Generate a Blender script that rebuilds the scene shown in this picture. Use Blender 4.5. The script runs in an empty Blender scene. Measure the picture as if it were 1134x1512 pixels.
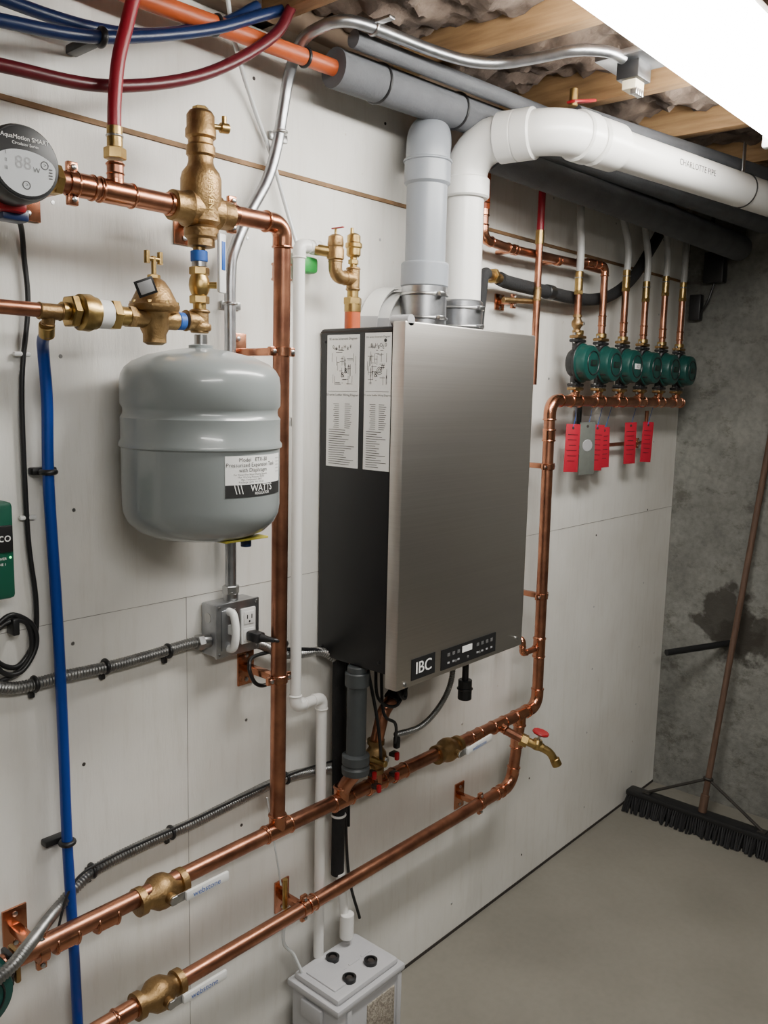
import bpy, bmesh, random
from math import *
from mathutils import Vector, Matrix, noise
random.seed(7)
V3=Vector
# ------------------------------------------------------------ materials
def newmat(name):
    m=bpy.data.materials.new(name); m.use_nodes=True
    return m,m.node_tree,m.node_tree.nodes["Principled BSDF"]
def N(nt,t,**k):
    n=nt.nodes.new(t)
    for a,b in k.items(): setattr(n,a,b)
    return n
def noisetex(nt,scale,detail=4,stretch=(1,1,1),rough=.55):
    tc=N(nt,"ShaderNodeTexCoord"); mp=N(nt,"ShaderNodeMapping"); mp.inputs["Scale"].default_value=stretch
    nz=N(nt,"ShaderNodeTexNoise"); nz.inputs["Scale"].default_value=scale; nz.inputs["Detail"].default_value=detail; nz.inputs["Roughness"].default_value=rough
    nt.links.new(tc.outputs["Object"],mp.inputs[0]); nt.links.new(mp.outputs[0],nz.inputs["Vector"])
    return nz.outputs[0]
def ramp(nt,fac,stops):
    r=N(nt,"ShaderNodeValToRGB"); e=r.color_ramp.elements
    while len(e)<len(stops): e.new(.5)
    for el,(p,c) in zip(e,stops): el.position=p; el.color=(*c,1)
    nt.links.new(fac,r.inputs[0]); return r.outputs[0]
def mix(nt,fac,a,b,blend="MIX"):
    m=N(nt,"ShaderNodeMix",data_type="RGBA",blend_type=blend)
    for s,v in((0,fac),(6,a),(7,b)):
        if isinstance(v,(int,float)): m.inputs[s].default_value=v
        elif isinstance(v,tuple): m.inputs[s].default_value=(*v,1)
        else: nt.links.new(v,m.inputs[s])
    return m.outputs[2]
def mat(name,col,rough=.5,metal=0,var=.15,scale=20,bump=0,bscale=80,stretch=(1,1,1),col2=None,coat=0,rvar=0):
    m,nt,b=newmat(name)
    c2=col2 or tuple(x*(1-var) for x in col)
    f=noisetex(nt,scale,4,stretch)
    nt.links.new(ramp(nt,f,[(.3,c2),(.68,col)]),b.inputs["Base Color"])
    b.inputs["Metallic"].default_value=metal; b.inputs["Roughness"].default_value=rough
    if rvar:
        mr=N(nt,"ShaderNodeMapRange"); mr.inputs[3].default_value=rough-rvar; mr.inputs[4].default_value=rough+rvar
        nt.links.new(noisetex(nt,scale*1.7,3,stretch),mr.inputs[0]); nt.links.new(mr.outputs[0],b.inputs["Roughness"])
    if coat: b.inputs["Coat Weight"].default_value=coat
    if bump:
        bp=N(nt,"ShaderNodeBump"); bp.inputs["Strength"].default_value=bump; bp.inputs["Distance"].default_value=.004
        nt.links.new(noisetex(nt,bscale,5,stretch),bp.inputs["Height"]); nt.links.new(bp.outputs[0],b.inputs["Normal"])
    return m
COP=mat("copper",(.54,.245,.145),.34,1,scale=18,col2=(.29,.125,.08),rvar=.1)
COPF=mat("copper_fitting",(.64,.29,.17),.25,1,scale=18,col2=(.45,.19,.11),rvar=.06)
BRA=mat("brass",(.55,.38,.14),.36,1,scale=30,col2=(.32,.21,.08),bump=.15)
BRO=mat("cast_bronze",(.42,.27,.12),.44,1,scale=25,col2=(.24,.15,.07),bump=.3,bscale=220)
GALV=mat("galvanised",(.50,.51,.53),.36,1,scale=25,col2=(.33,.34,.36),rvar=.08)
FLEX=mat("flex_steel",(.36,.36,.35),.42,1,scale=25,col2=(.20,.20,.20),rvar=.08)
STEEL=mat("steel",(.50,.50,.50),.3,1,scale=20)
DSTEEL=mat("dark_steel",(.06,.055,.05),.5,.6,scale=20)
BLK=mat("black_plastic",(.012,.012,.013),.4,scale=20)
BLKM=mat("black_enamel",(.006,.0065,.008),.45,scale=8,var=.3)
RUB=mat("black_foam",(.014,.014,.015),.85,scale=60,bump=.4,bscale=200)
GFOAM=mat("grey_foam",(.12,.125,.137),.8,scale=12,var=.25,bump=.25,bscale=150)
PVC=mat("white_pvc",(.80,.79,.76),.28,scale=6,var=.06)
CPVC=mat("grey_pvc",(.25,.27,.30),.38,scale=8,var=.1)
DGREY=mat("dark_grey_plastic",(.055,.062,.065),.45,scale=15)
TANK=mat("tank_paint",(.245,.27,.27),.28,scale=3,var=.05,coat=.35)
WHT=mat("white_label",(.80,.80,.78),.5,var=.03)
WPL=mat("white_plastic",(.80,.80,.78),.35,var=.04)
INK=mat("ink_black",(.012,.012,.012),.6)
INKG=mat("ink_grey",(.12,.12,.12),.6)
BLUEP=mat("blue_pex",(.005,.042,.27),.35,var=.12,scale=8)
DBLUE=mat("dark_blue_pex",(.006,.018,.075),.35)
REDP=mat("red_pex",(.28,.009,.022),.35,scale=8)
DRED=mat("dark_red_pex",(.09,.006,.011),.35)
ORP=mat("orange_pex",(.46,.085,.02),.45)
GREYPEX=mat("grey_pex",(.42,.42,.41),.4)
RED=mat("red_plastic",(.36,.008,.015),.4)
TAG=mat("red_tag",(.42,.010,.030),.55,var=.06)
TAGG=mat("grey_tag",(.13,.14,.125),.6,scale=60)
BTAPE=mat("blue_tape",(.02,.11,.45),.5)
GRN=mat("pump_green",(.006,.055,.046),.38,scale=12)
GRN2=mat("relay_green",(.005,.085,.05),.42,scale=10)
GRNV=mat("green_tape",(.02,.35,.06),.5)
LG=mat("light_grey_plastic",(.36,.36,.37),.42,var=.05)
NEU=mat("neutralizer_plastic",(.50,.50,.52),.40,var=.05)
MID=mat("display_grey",(.58,.60,.62),.35,var=.03)
WOOD=mat("joist_wood",(.40,.245,.115),.7,scale=7,stretch=(10,1,10),col2=(.24,.135,.06),bump=.2)
BWOOD=mat("handle_wood",(.115,.065,.042),.7,scale=10,stretch=(8,8,1),col2=(.065,.035,.022))
INS=mat("insulation",(.21,.155,.12),.95,scale=14,col2=(.055,.038,.03),bump=1,bscale=70)
SUB=mat("subfloor",(.12,.08,.05),.8,scale=8)
GRAN=mat("granules",(.50,.45,.37),.9,scale=180,col2=(.18,.15,.12),bump=1,bscale=250)
BRIS=mat("bristle",(.008,.008,.009),.7)
STRIP=mat("raw_edge",(.30,.17,.08),.8,scale=12,col2=(.10,.06,.03))
SEAM=mat("panel_seam",(.48,.45,.41),.9,scale=9,col2=(.12,.11,.10))
GAP=mat("dark_gap",(.04,.032,.028),.9)
CLEAR=mat("clear_tube",(.66,.68,.68),.15,var=.03)
YTAPE=mat("yellow_tape",(.45,.39,.05),.5); BAKE=mat("bakelite",(.66,.58,.42),.5)
def wallmat():
    m,nt,b=newmat("painted_plywood")
    base=ramp(nt,noisetex(nt,1.6,5),[(.30,(.66,.635,.585)),(.62,(.82,.805,.76))])
    grain=ramp(nt,noisetex(nt,14,6,(3,1,.35),.7),[(.30,(.84,.82,.78)),(.5,(1,1,1))])
    c=mix(nt,.5,base,grain,"MULTIPLY")
    spots=ramp(nt,noisetex(nt,26,2),[(.20,(.5,.38,.25)),(.26,(1,1,1))])
    c=mix(nt,.6,c,spots,"MULTIPLY")
    nt.links.new(c,b.inputs["Base Color"]); b.inputs["Roughness"].default_value=.45
    bp=N(nt,"ShaderNodeBump"); bp.inputs["Strength"].default_value=.35; bp.inputs["Distance"].default_value=.003
    nt.links.new(noisetex(nt,40,6,(2.5,1,.4),.7),bp.inputs["Height"]); nt.links.new(bp.outputs[0],b.inputs["Normal"])
    return m
WALL=wallmat()
def concmat(name,c1,c2,stain=None,bumps=.5,rough=.85,pits=True):
    m,nt,b=newmat(name)
    c=ramp(nt,noisetex(nt,2.2,10,(1,1,1),.7 if pits else .5),[(.36,c2),(.62,c1)])
    c=mix(nt,.7 if pits else .18,c,ramp(nt,noisetex(nt,45,4),[(.3,(.66,.66,.66)),(.6,(1,1,1))]),"MULTIPLY")
    if pits: c=mix(nt,.8,c,ramp(nt,noisetex(nt,9,8,(1,1,1.6),.75),[(.36,(.52,.50,.46)),(.47,(1,1,1))]),"MULTIPLY")
    if stain:
        tc=N(nt,"ShaderNodeTexCoord")
        nz=N(nt,"ShaderNodeTexNoise"); nz.inputs["Scale"].default_value=16; nz.inputs["Detail"].default_value=6
        nt.links.new(tc.outputs["Object"],nz.inputs["Vector"])
        for (p,r) in stain:
            d=N(nt,"ShaderNodeVectorMath",operation="DISTANCE"); d.inputs[1].default_value=p
            nt.links.new(tc.outputs["Object"],d.inputs[0])
            a=N(nt,"ShaderNodeMath",operation="MULTIPLY_ADD"); a.inputs[1].default_value=-.24
            nt.links.new(nz.outputs[0],a.inputs[0]); nt.links.new(d.outputs["Value"],a.inputs[2])
            mr=N(nt,"ShaderNodeMapRange"); mr.inputs[1].default_value=r-.13; mr.inputs[2].default_value=r-.10; mr.inputs[3].default_value=.85; mr.inputs[4].default_value=0
            nt.links.new(a.outputs[0],mr.inputs[0])
            c=mix(nt,mr.outputs[0],c,(.035,.030,.023))
    nt.links.new(c,b.inputs["Base Color"]); b.inputs["Roughness"].default_value=rough
    bp=N(nt,"ShaderNodeBump"); bp.inputs["Strength"].default_value=bumps; bp.inputs["Distance"].default_value=.008
    nt.links.new(noisetex(nt,22,9,(1,1,1),.75),bp.inputs["Height"]); nt.links.new(bp.outputs[0],b.inputs["Normal"])
    return m
CONC=concmat("concrete_wall",(.27,.27,.245),(.155,.155,.14),[((3.485,-.25,.79),.11),((3.485,-.38,.72),.08),((3.485,-.30,.69),.08)],.7)
CONC2=concmat("concrete_wall_dark",(.20,.20,.185),(.13,.13,.12))
FLOOR=concmat("concrete_floor",(.235,.22,.185),(.195,.182,.152),None,.04,.42,False)
def stainless():
    m,nt,b=newmat("brushed_stainless")
    g=noisetex(nt,6,6,(.25,1,60),.7)
    nt.links.new(ramp(nt,g,[(.3,(.50,.475,.445)),(.7,(.56,.535,.50))]),b.inputs["Base Color"])
    b.inputs["Metallic"].default_value=1
    mr=N(nt,"ShaderNodeMapRange"); mr.inputs[3].default_value=.36; mr.inputs[4].default_value=.44
    nt.links.new(g,mr.inputs[0]); nt.links.new(mr.outputs[0],b.inputs["Roughness"])
    b.inputs["Anisotropic"].default_value=.5
    bp=N(nt,"ShaderNodeBump"); bp.inputs["Strength"].default_value=.05; bp.inputs["Distance"].default_value=.0005
    nt.links.new(noisetex(nt,40,3,(.05,1,12)),bp.inputs["Height"]); nt.links.new(bp.outputs[0],b.inputs["Normal"])
    return m
SS=stainless()
def emis(name,col,s):
    m,nt,b=newmat(name); b.inputs["Base Color"].default_value=(*col,1)
    b.inputs["Emission Color"].default_value=(*col,1); b.inputs["Emission Strength"].default_value=s; return m
LAMP=emis("lamp_lens",(1,.98,.93),48)
LAMP2=emis("lamp_lens_far",(1,.98,.93),42)
LED=emis("green_led",(.1,1,.3),3)
# ------------------------------------------------------------ builder
def frame(d):
    d=V3(d).normalized(); a=V3((0,0,1)) if abs(d.z)<.9 else V3((1,0,0))
    x=a.cross(d).normalized(); return x,d.cross(x).normalized(),d
def catmull(p,n=8):
    p=[V3(q) for q in p]; p=[p[0]*2-p[1]]+p+[p[-1]*2-p[-2]]; out=[]
    for i in range(1,len(p)-2):
        for k in range(n):
            t=k/n; a,b,c,d=p[i-1:i+3]
            out.append(.5*((2*b)+(c-a)*t+(2*a-5*b+4*c-d)*t*t+(3*b-a-3*c+d)*t**3))
    out.append(p[-2]); return out
def fillet(p,b,n=7):
    p=[V3(q) for q in p]; out=[p[0]]; arcs=[]
    for i in range(1,len(p)-1):
        u=(p[i-1]-p[i]); v=(p[i+1]-p[i]); lu,lv=u.length,v.length; u/=lu; v/=lv
        th=pi-u.angle(v)
        if th<.05: out.append(p[i]); continue
        t=min(b*tan(th/2),lu*.49,lv*.49); rr=t/tan(th/2)
        A=p[i]+u*t; B=p[i]+v*t; c=p[i]+(u+v).normalized()*(rr/cos(th/2))
        pts=[]
        for k in range(n+1):
            s=k/n; q=A.lerp(B,s)-c; pts.append(c+q.normalized()*rr)
        out+=pts; arcs.append((pts,u,v,A,B))
    out.append(p[-1]); return out,arcs
class G:
    def __init__(s,name): s.n=name; s.V=[]; s.F=[]; s.M=[]; s.S=[]; s.m=[]
    def add(s,vs,fs,m,sm=True):
        if m not in s.m: s.m.append(m)
        k=s.m.index(m); o=len(s.V); s.V+=[tuple(v) for v in vs]
        for f in fs: s.F.append([o+i for i in f]); s.M.append(k); s.S.append(sm)
    def tube(s,pts,r,m,seg=16,cap=True,rad=None):
        pts=[V3(q) for q in pts]; q=[pts[0]]
        rr=[rad[0]] if rad else None
        for i,a in enumerate(pts[1:],1):
            if (a-q[-1]).length>1e-5:
                q.append(a)
                if rad: rr.append(rad[i])
        pts=q; n=len(pts)
        T=[(pts[min(i+1,n-1)]-pts[max(i-1,0)]).normalized() for i in range(n)]
        x,y,_=frame(T[0]); vs=[]
        for i in range(n):
            if i:
                x=(x-T[i]*x.dot(T[i])).normalized(); y=T[i].cross(x)
            R=rr[i] if rr else r
            for k in range(seg):
                a=2*pi*k/seg; vs.append(pts[i]+x*(R*cos(a))+y*(R*sin(a)))
        fs=[(i*seg+k,i*seg+(k+1)%seg,(i+1)*seg+(k+1)%seg,(i+1)*seg+k) for i in range(n-1) for k in range(seg)]
        if cap: fs+=[tuple(range(seg))[::-1],tuple((n-1)*seg+k for k in range(seg))]
        s.add(vs,fs,m)
    def lathe(s,prof,o,ax,m,seg=28):  # prof: (r,h)
        o=V3(o); x,y,z=frame(ax); vs=[]; n=len(prof)
        for r,h in prof:
            r=max(r,1e-5)
            for k in range(seg):
                a=2*pi*k/seg; vs.append(o+x*(r*cos(a))+y*(r*sin(a))+z*h)
        fs=[(i*seg+k,i*seg+(k+1)%seg,(i+1)*seg+(k+1)%seg,(i+1)*seg+k) for i in range(n-1) for k in range(seg)]
        fs+=[tuple(range(seg))[::-1],tuple((n-1)*seg+k for k in range(seg))]
        s.add(vs,fs,m)
    def cyl(s,a,b,r,m,seg=24,bev=.0):
        a=V3(a); b=V3(b); L=(b-a).length
        e=min(bev or r*.08,L*.3)
        s.lathe([(r-e,0),(r,e),(r,L-e),(r-e,L)],a,b-a,m,seg)
    def hexn(s,a,b,r,m): s.cyl(a,b,r,m,6,r*.08)
    def box(s,c,size,m,bev=.002,rot=None,seg=2):
        bm=bmesh.new(); bmesh.ops.create_cube(bm,size=1)
        for v in bm.verts: v.co=V3((v.co.x*size[0],v.co.y*size[1],v.co.z*size[2]))
        if bev: bmesh.ops.bevel(bm,geom=bm.edges[:],offset=min(bev,min(size)*.45),segments=seg,affect='EDGES',profile=.5)
        R=rot or Matrix.Identity(3)
        bm.verts.index_update()
        vs=[R@v.co+V3(c) for v in bm.verts]; fs=[[v.index for v in f.verts] for f in bm.faces]; bm.free()
        s.add(vs,fs,m)
    def bx(s,x0,x1,y0,y1,z0,z1,m,bev=.002): s.box(((x0+x1)/2,(y0+y1)/2,(z0+z1)/2),(abs(x1-x0),abs(y1-y0),abs(z1-z0)),m,bev)
    def ring(s,c,ax,R,r,m,seg=28,seg2=10):
        x,y,z=frame(ax); c=V3(c)
        pts=[c+x*(R*cos(2*pi*k/seg))+y*(R*sin(2*pi*k/seg)) for k in range(seg)]
        vs=[]
        for k,p in enumerate(pts):
            d=(p-c).normalized()
            for j in range(seg2):
                a=2*pi*j/seg2; vs.append(p+d*(r*cos(a))+z*(r*sin(a)))
        fs=[(k*seg2+j,((k+1)%seg)*seg2+j,((k+1)%seg)*seg2+(j+1)%seg2,k*seg2+(j+1)%seg2) for k in range(seg) for j in range(seg2)]
        s.add(vs,fs,m)
    def bead(s,p,ax,r,m,w=None):
        w=w or r*.35; p=V3(p)-V3(ax).normalized()*w/2
        s.lathe([(r*.95,0),(r*1.12,w*.2),(r*1.16,w*.5),(r*1.12,w*.8),(r*.95,w)],p,ax,m,24)
    def run(s,p,r,m=None,bend=None,fm=None,fit=True):
        m=m or COP; fm=fm or COPF; bend=bend or r*1.7
        path,arcs=fillet(p,bend); s.tube(path,r,m,20)
        if fit:
            for pts,u,v,A,B in arcs:
                e=r*1.0
                s.tube([A+u*e]+pts+[B+v*e],r*1.12,fm,20)
                s.bead(A+u*e,u,r*1.06,fm); s.bead(B+v*e,v,r*1.06,fm)
    def tee(s,p,a,b,r,m=None,L=None,rb=None):
        m=m or COPF; p=V3(p); a=V3(a).normalized(); b=V3(b).normalized(); L=L or r*2.0; rb=rb or r
        s.cyl(p-a*L,p+a*L,r*1.12,m); s.bead(p-a*L*.85,a,r*1.06,m); s.bead(p+a*L*.85,a,r*1.06,m)
        s.cyl(p,p+b*(r+rb*1.2),rb*1.12,m); s.bead(p+b*(r+rb*1.0),b,rb*1.06,m)
    def coupling(s,p,a,r,m=None,L=None):
        m=m or COPF; p=V3(p); a=V3(a).normalized(); L=L or r*1.6
        s.cyl(p-a*L,p+a*L,r*1.1,m); s.bead(p-a*L*.8,a,r*1.06,m); s.bead(p+a*L*.8,a,r*1.06,m)
    def bracket(s,p,pd,r,plate=(.045,.08),m=None):
        m=m or COPF; p=V3(p); pd=V3(pd).normalized()
        w,h=plate
        s.box((p.x,-.0028,p.z),(w,.005,h),m,.001)
        for dz in(-h*.35,h*.35): s.lathe([(.005,0),(.005,.002),(.002,.003)],(p.x,-.0053,p.z+dz),(0,-1,0),STEEL,10)
        s.box((p.x,(-.005+p.y+r)/2,p.z),(.02,abs(p.y+r)-.003,.016),m,.003)
        s.cyl(p-pd*.009,p+pd*.009,r*1.16,m,24,.001)
        q=pd.cross(V3((0,1,0))).normalized()
        for sg in(-1,1):
            c=p+q*(sg*r*1.4); s.box(c,(.018,.010,.018),m,.002)
            s.lathe([(.0045,0),(.0045,.004),(.003,.005)],c+V3((0,-.005,0)),(0,-1,0),STEEL,10)
    def valve(s,p,a,r,lever=None,lm=None,hang=(0,-1,0),k=1):
        m=BRO; p=V3(p); a=V3(a).normalized(); h=V3(hang).normalized()
        s.lathe([(r*1.1,-2.9*r),(r*1.45,-2.85*r),(r*1.45,-2.1*r),(r*1.15,-2.0*r),(r*1.2,-1.5*r),(r*1.75,-.7*r),(r*1.85,0),(r*1.75,.7*r),(r*1.2,1.5*r),(r*1.15,2.0*r),(r*1.45,2.1*r),(r*1.45,2.85*r),(r*1.1,2.9*r)],p,a,m,24)
        s.cyl(p,p+h*r*2.4,r*.6,m); s.hexn(p+h*r*2.3,p+h*r*2.6,r*.55,STEEL)
        if lever:
            L=V3(lever); q=p+h*r*2.45; x=L.normalized(); z=h; y=z.cross(x)
            y=-y if y.z<0 else y
            R=Matrix((x,x.cross(z)*-1,z)).transposed()
            s.box(q+x*.012,(.03,.018,.003),STEEL,.001,R)
            s.box(q+L*.5+x*.018+z*.004,(L.length-.01,.021,.009),lm or WPL,.004,R)
            if lm is None: text(s,"webstone",.017,q+L*.5+x*.014+z*.0092,x,y,BTAPE)
    def flex(s,pts,r,m,pitch=.006,seg=14):
        p=catmull(pts,14); q=[p[0]]; acc=0; step=pitch/2
        for i in range(1,len(p)):
            a,b=p[i-1],p[i]; L=(b-a).length; t=step-acc
            while t<=L: q.append(a.lerp(b,t/L)); t+=step
            acc=L-(t-step)
        s.tube(q,r,m,seg,True,[r*(1.0 if i%2 else .84) for i in range(len(q))])
    def done(s):
        me=bpy.data.meshes.new(s.n); me.from_pydata(s.V,[],s.F); me.update()
        for m in s.m: me.materials.append(m)
        me.polygons.foreach_set("material_index",s.M); me.polygons.foreach_set("use_smooth",s.S)
        me.set_sharp_from_angle(angle=radians(38))
        o=bpy.data.objects.new(s.n,me); bpy.context.collection.objects.link(o); return o
_tc={}
def textdata(body):
    if body in _tc: return _tc[body]
    cu=bpy.data.curves.new("t","FONT"); cu.body=body; cu.align_x='CENTER'; cu.align_y='CENTER'; cu.resolution_u=3
    o=bpy.data.objects.new("t",cu); bpy.context.collection.objects.link(o)
    dg=bpy.context.evaluated_depsgraph_get(); me=bpy.data.meshes.new_from_object(o.evaluated_get(dg))
    d=([tuple(v.co) for v in me.vertices],[list(p.vertices) for p in me.polygons])
    bpy.data.objects.remove(o); bpy.data.meshes.remove(me); bpy.data.curves.remove(cu); _tc[body]=d; return d
def text(g,body,size,o,u,v,m,fn=None):
    vs,fs=textdata(body); o=V3(o) if fn is None else o; u=V3(u) if u is not None else None; v=V3(v) if v is not None else None
    if fn: g.add([fn(o[0]+a*size,o[1]+b*size) for a,b,_ in vs],fs,m,False)
    else: g.add([o+u*(a*size)+v*(b*size) for a,b,_ in vs],fs,m,False)
X,Y,Z=V3((1,0,0)),V3((0,1,0)),V3((0,0,1))
XE=3.485; YS=-3.4; XW=-1.1; HC=2.40
# ------------------------------------------------------------ room shell
g=G("floor"); g.bx(XW-.1,XE+.1,YS-.1,.1,-.1,0,FLOOR,0); g.done()
g=G("wall_north"); g.bx(XW-.1,XE+.1,0,.12,0,2.66,WALL,0); g.done()
g=G("wall_east"); g.bx(XE,XE+.12,YS-.1,0,0,2.66,CONC,0); g.done()
g=G("wall_south"); g.bx(XW-.1,XE+.1,YS-.12,YS,0,2.66,CONC2,0); g.done()
g=G("wall_west"); g.bx(XW-.12,XW,YS,0,0,2.66,CONC2,0); g.done()
g=G("trim_1"); g.bx(XW,XE,-.004,.0,2.126,2.135,STRIP,0); g.done()
g=G("trim_2")
g.bx(XW,1.8,-.0008,0,1.2390,1.2400,SEAM,0); g.bx(1.95,XE,-.0008,0,1.2200,1.2214,SEAM,0); g.bx(1.0388,1.0398,-.0008,0,.01,1.24,SEAM,0)
g.bx(XW,XE,-.002,0,0,.010,GAP,0); g.done()
g=G("wall_screw")
for i in range(11):
    for j in range(9):
        x=XW+.25+i*.41+random.uniform(-.02,.02); z=.12+j*.27+random.uniform(-.03,.03)
        g.lathe([(.004,0),(.0035,.0008),(.001,.0009)],(x,0,z),(0,-1,0),STEEL if random.random()<.6 else GAP,8)
g.done()
g=G("ceiling"); g.bx(XW-.1,XE+.1,YS-.1,.1,2.64,2.74,SUB,0); g.done()
g=G("ceiling_joist")
jx=[-.78,-.36,.04,.44,.84,1.22,1.62,2.06,2.46,2.86,3.26]
for x in jx: g.bx(x-.019,x+.019,YS,-.002,HC,2.64,WOOD,.002)
g.bx(XW,XE,-.045,-.002,HC+.0,2.64,SUB,.002)
g.done()
g=G("ceiling_insulation")
for a,b in zip([XW]+jx,jx+[XE]):
    x0,x1=a+.021,b-.021; nx,ny=24,190; vs=[]
    for j in range(ny+1):
        for i in range(nx+1):
            x=x0+(x1-x0)*i/nx; y=YS+(-.05-YS)*j/ny
            d=noise.noise(V3((x*6,y*6,1.3)))*.045+noise.noise(V3((x*19,y*19,4)))*.026+noise.noise(V3((x*55,y*55,9)))*.012
            vs.append((x,y,2.468+d-(.022*sin(pi*i/nx))))
    g.add(vs,[(j*(nx+1)+i,(j+1)*(nx+1)+i,(j+1)*(nx+1)+i+1,j*(nx+1)+i+1) for j in range(ny) for i in range(nx)],INS)
g.done()
# ------------------------------------------------------------ lamps
def lamp(name,x0,x1,yc,lm,zt=2.40,hw=.10):
    g=G(name)
    g.bx(x0-.02,x1+.02,yc-.075,yc+.075,zt-.045,zt-.0,WPL,.004)
    n=18; prof=[(hw*(abs(cos(pi*k/n))**.6)*(1 if k<n/2 else -1),-.062*(sin(pi*k/n)**.6)) for k in range(n+1)]
    vs=[(x,yc+a,zt-.045+b) for x in(x0,x1) for a,b in prof]; k=n+1
    g.add(vs,[(i,i+1,k+i+1,k+i) for i in range(n)]+[tuple(range(k)),tuple(range(2*k-1,k-1,-1))],lm)
    for xx in(x0,x1): g.bx(xx-.012,xx+.012,yc-hw-.004,yc+hw+.004,zt-.110,zt-.0,WPL,.006)
    return g.done()
lamp("fluorescent_lamp",1.02,2.30,-.765,LAMP,2.399)
lamp("fluorescent_lamp.001",-.45,.75,-2.1,LAMP2,2.399)
# ------------------------------------------------------------ boiler
g=G("wall_boiler")
bx0,bx1=1.415,1.925
g.bx(bx0,bx1,-.225,-.004,1.035,1.810,BLKM,.006)
g.bx(bx0-.004,bx1+.004,-.262,-.226,1.006,1.820,SS,.004)
g.bx(bx0-.001,bx0+.001,-.222,-.006,1.800,1.804,GAP,0)
for y in(-.02,-.205):
    for z in(1.06,1.78): g.lathe([(.004,0),(.004,.002),(.002,.003)],(bx0,y,z),(-1,0,0),BLK,10)
def doc(y0,y1,z0,z1,title,seed):
    rnd=random.Random(seed); x=bx0-.0012
    g.bx(x,bx0,y0,y1,z0,z1,WHT,0)
    def bar(ya,yb,za,zb,m=INKG): g.add([(x-.0004,ya,za),(x-.0004,ya,zb),(x-.0004,yb,zb),(x-.0004,yb,za)],[(0,1,2,3)],m,False)
    W=abs(y1-y0); ya=max(y0,y1); u=V3((0,-1,0))
    yc=(y0+y1)/2; H=z1-z0
    text(g,title+" Schematic Diagram",.0075*W/.1,(x-.0005,yc,z1-.009),u,Z,INK)
    text(g,title+" Ladder Wiring Diagram",.0075*W/.1,(x-.0005,yc,z0+H*.55),u,Z,INK)
    bar(ya-.004,ya-W+.004,z0+H*.575,z0+H*.578,INK)
    for k in range(7):
        text(g,rnd.choice(["O","0","H","E","8"]),.011,(x-.0005,ya-.02-k*.009*W/.1,z1-.027-.004*(k%2)),u,Z,INK)
    for k in range(20):
        a=rnd.uniform(.008,W-.03); zz=z0+H*rnd.uniform(.62,.90); L=rnd.uniform(.004,.020)
        bar(ya-a,ya-a-L,zz,zz+.0009,INK)
        zz=z0+H*rnd.uniform(.62,.80); a=rnd.uniform(.008,W-.010); bar(ya-a,ya-a-.0009,zz,zz+.02,INK)
    for k in range(3):
        text(g,rnd.choice(["@","&","#"]),.018,(x-.0005,ya-W*.7+.01*k,z0+H*(.76-.03*k)),u,Z,INK)
    for k in range(13):
        bar(ya-W*.22-.002*(k%3),ya-W*.22-.018,z0+H*(.30+k*.015),z0+H*(.30+k*.015)+.0011,INK)
        bar(ya-W*.58,ya-W*.58-.016-.002*(k%4),z0+H*(.30+k*.015),z0+H*(.30+k*.015)+.0011,INK)
    for k in range(16):
        bar(ya-.008,ya-W*rnd.uniform(.45,.9),z0+.006+k*.0052,z0+.006+k*.0052+.0013,INK)
doc(-.128,-.028,1.497,1.795,"SE series",3); doc(-.222,-.145,1.497,1.797,"DC series",5)
y=-.2625
g.bx(1.462,1.548,y-.001,y+.001,1.020,1.070,BLK,0)
text(g,"IBC",.040,(1.505,y-.0014,1.045),X,Z,WHT); text(g,"IBC",.040,(1.5062,y-.0013,1.045),X,Z,WHT)
g.bx(1.572,1.80,y-.001,y+.001,1.018,1.068,BLK,0)
g.bx(1.655,1.695,y-.002,y,1.045,1.060,WHT,0)
for k,xx in enumerate((1.60,1.62,1.64,1.72,1.74,1.76,1.78)):
    g.bx(xx-.005,xx+.005,y-.0018,y,1.048,1.056,INKG,0); g.bx(xx-.004,xx+.004,y-.0018,y,1.030,1.034,LG,0)
for xx in(1.63,1.68,1.73): g.lathe([(.004,0),(.003,.001)],(xx,y-.0008,1.030),(0,-1,0),INKG,12)
g.lathe([(.012,0),(.012,.05),(.010,.052)],(1.43,-.262,1.822),(0,1,0),LG,16)
for xx in(1.44,1.90): g.lathe([(.005,0),(.005,.003),(.003,.004)],(xx,-.262,1.016 if xx<1.5 else 1.03),(0,-1,0),STEEL,12)
g.cyl((1.846,-.14,1.03),(1.846,-.14,.86),.009,BLK); g.cyl((1.846,-.14,.90),(1.846,-.14,.845),.019,BLK); g.ring((1.846,-.14,.875),Z,.019,.003,BLK)
for xx in(1.47,1.56,1.66,1.78): g.cyl((xx,-.11,1.036),(xx,-.11,1.015),.022,DGREY)
g.done()
g=G("grey_intake_pipe")
fx,fy=1.64,-.125
g.cyl((fx,fy,1.812),(fx,fy,1.93),.054,GALV,32)
for z in(1.845,1.90): g.ring((fx,fy,z),Z,.055,.0035,STEEL); g.box((fx-.01,fy-.060,z),(.022,.012,.010),STEEL,.002)
g.cyl((fx,fy,1.915),(fx,fy,1.975),.057,CPVC,32,.006)
p,_=fillet([(fx,fy,1.96),(fx,fy,2.272),(fx+.112,fy+.082,2.272)],.060,12)
g.tube(p,.048,CPVC,32); g.tube([V3((fx,fy,2.20))]+p[1:],.052,CPVC,32)
g.cyl((fx,fy,2.150),(fx,fy,2.212),.0545,CPVC,32,.006); g.ring((fx,fy,2.205),Z,.0545,.0035,CPVC)
g.ring((fx,fy,1.97),Z,.052,.005,CPVC)
g.done()
g=G("white_exhaust_pipe")
ex,ey=1.785,-.130
g.cyl((ex,ey,1.812),(ex,ey,1.90),.053,GALV,32)
for z in(1.835,1.88): g.ring((ex,ey,z),Z,.054,.0035,STEEL); g.box((ex+.0,ey-.059,z),(.022,.012,.010),STEEL,.002)
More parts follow.
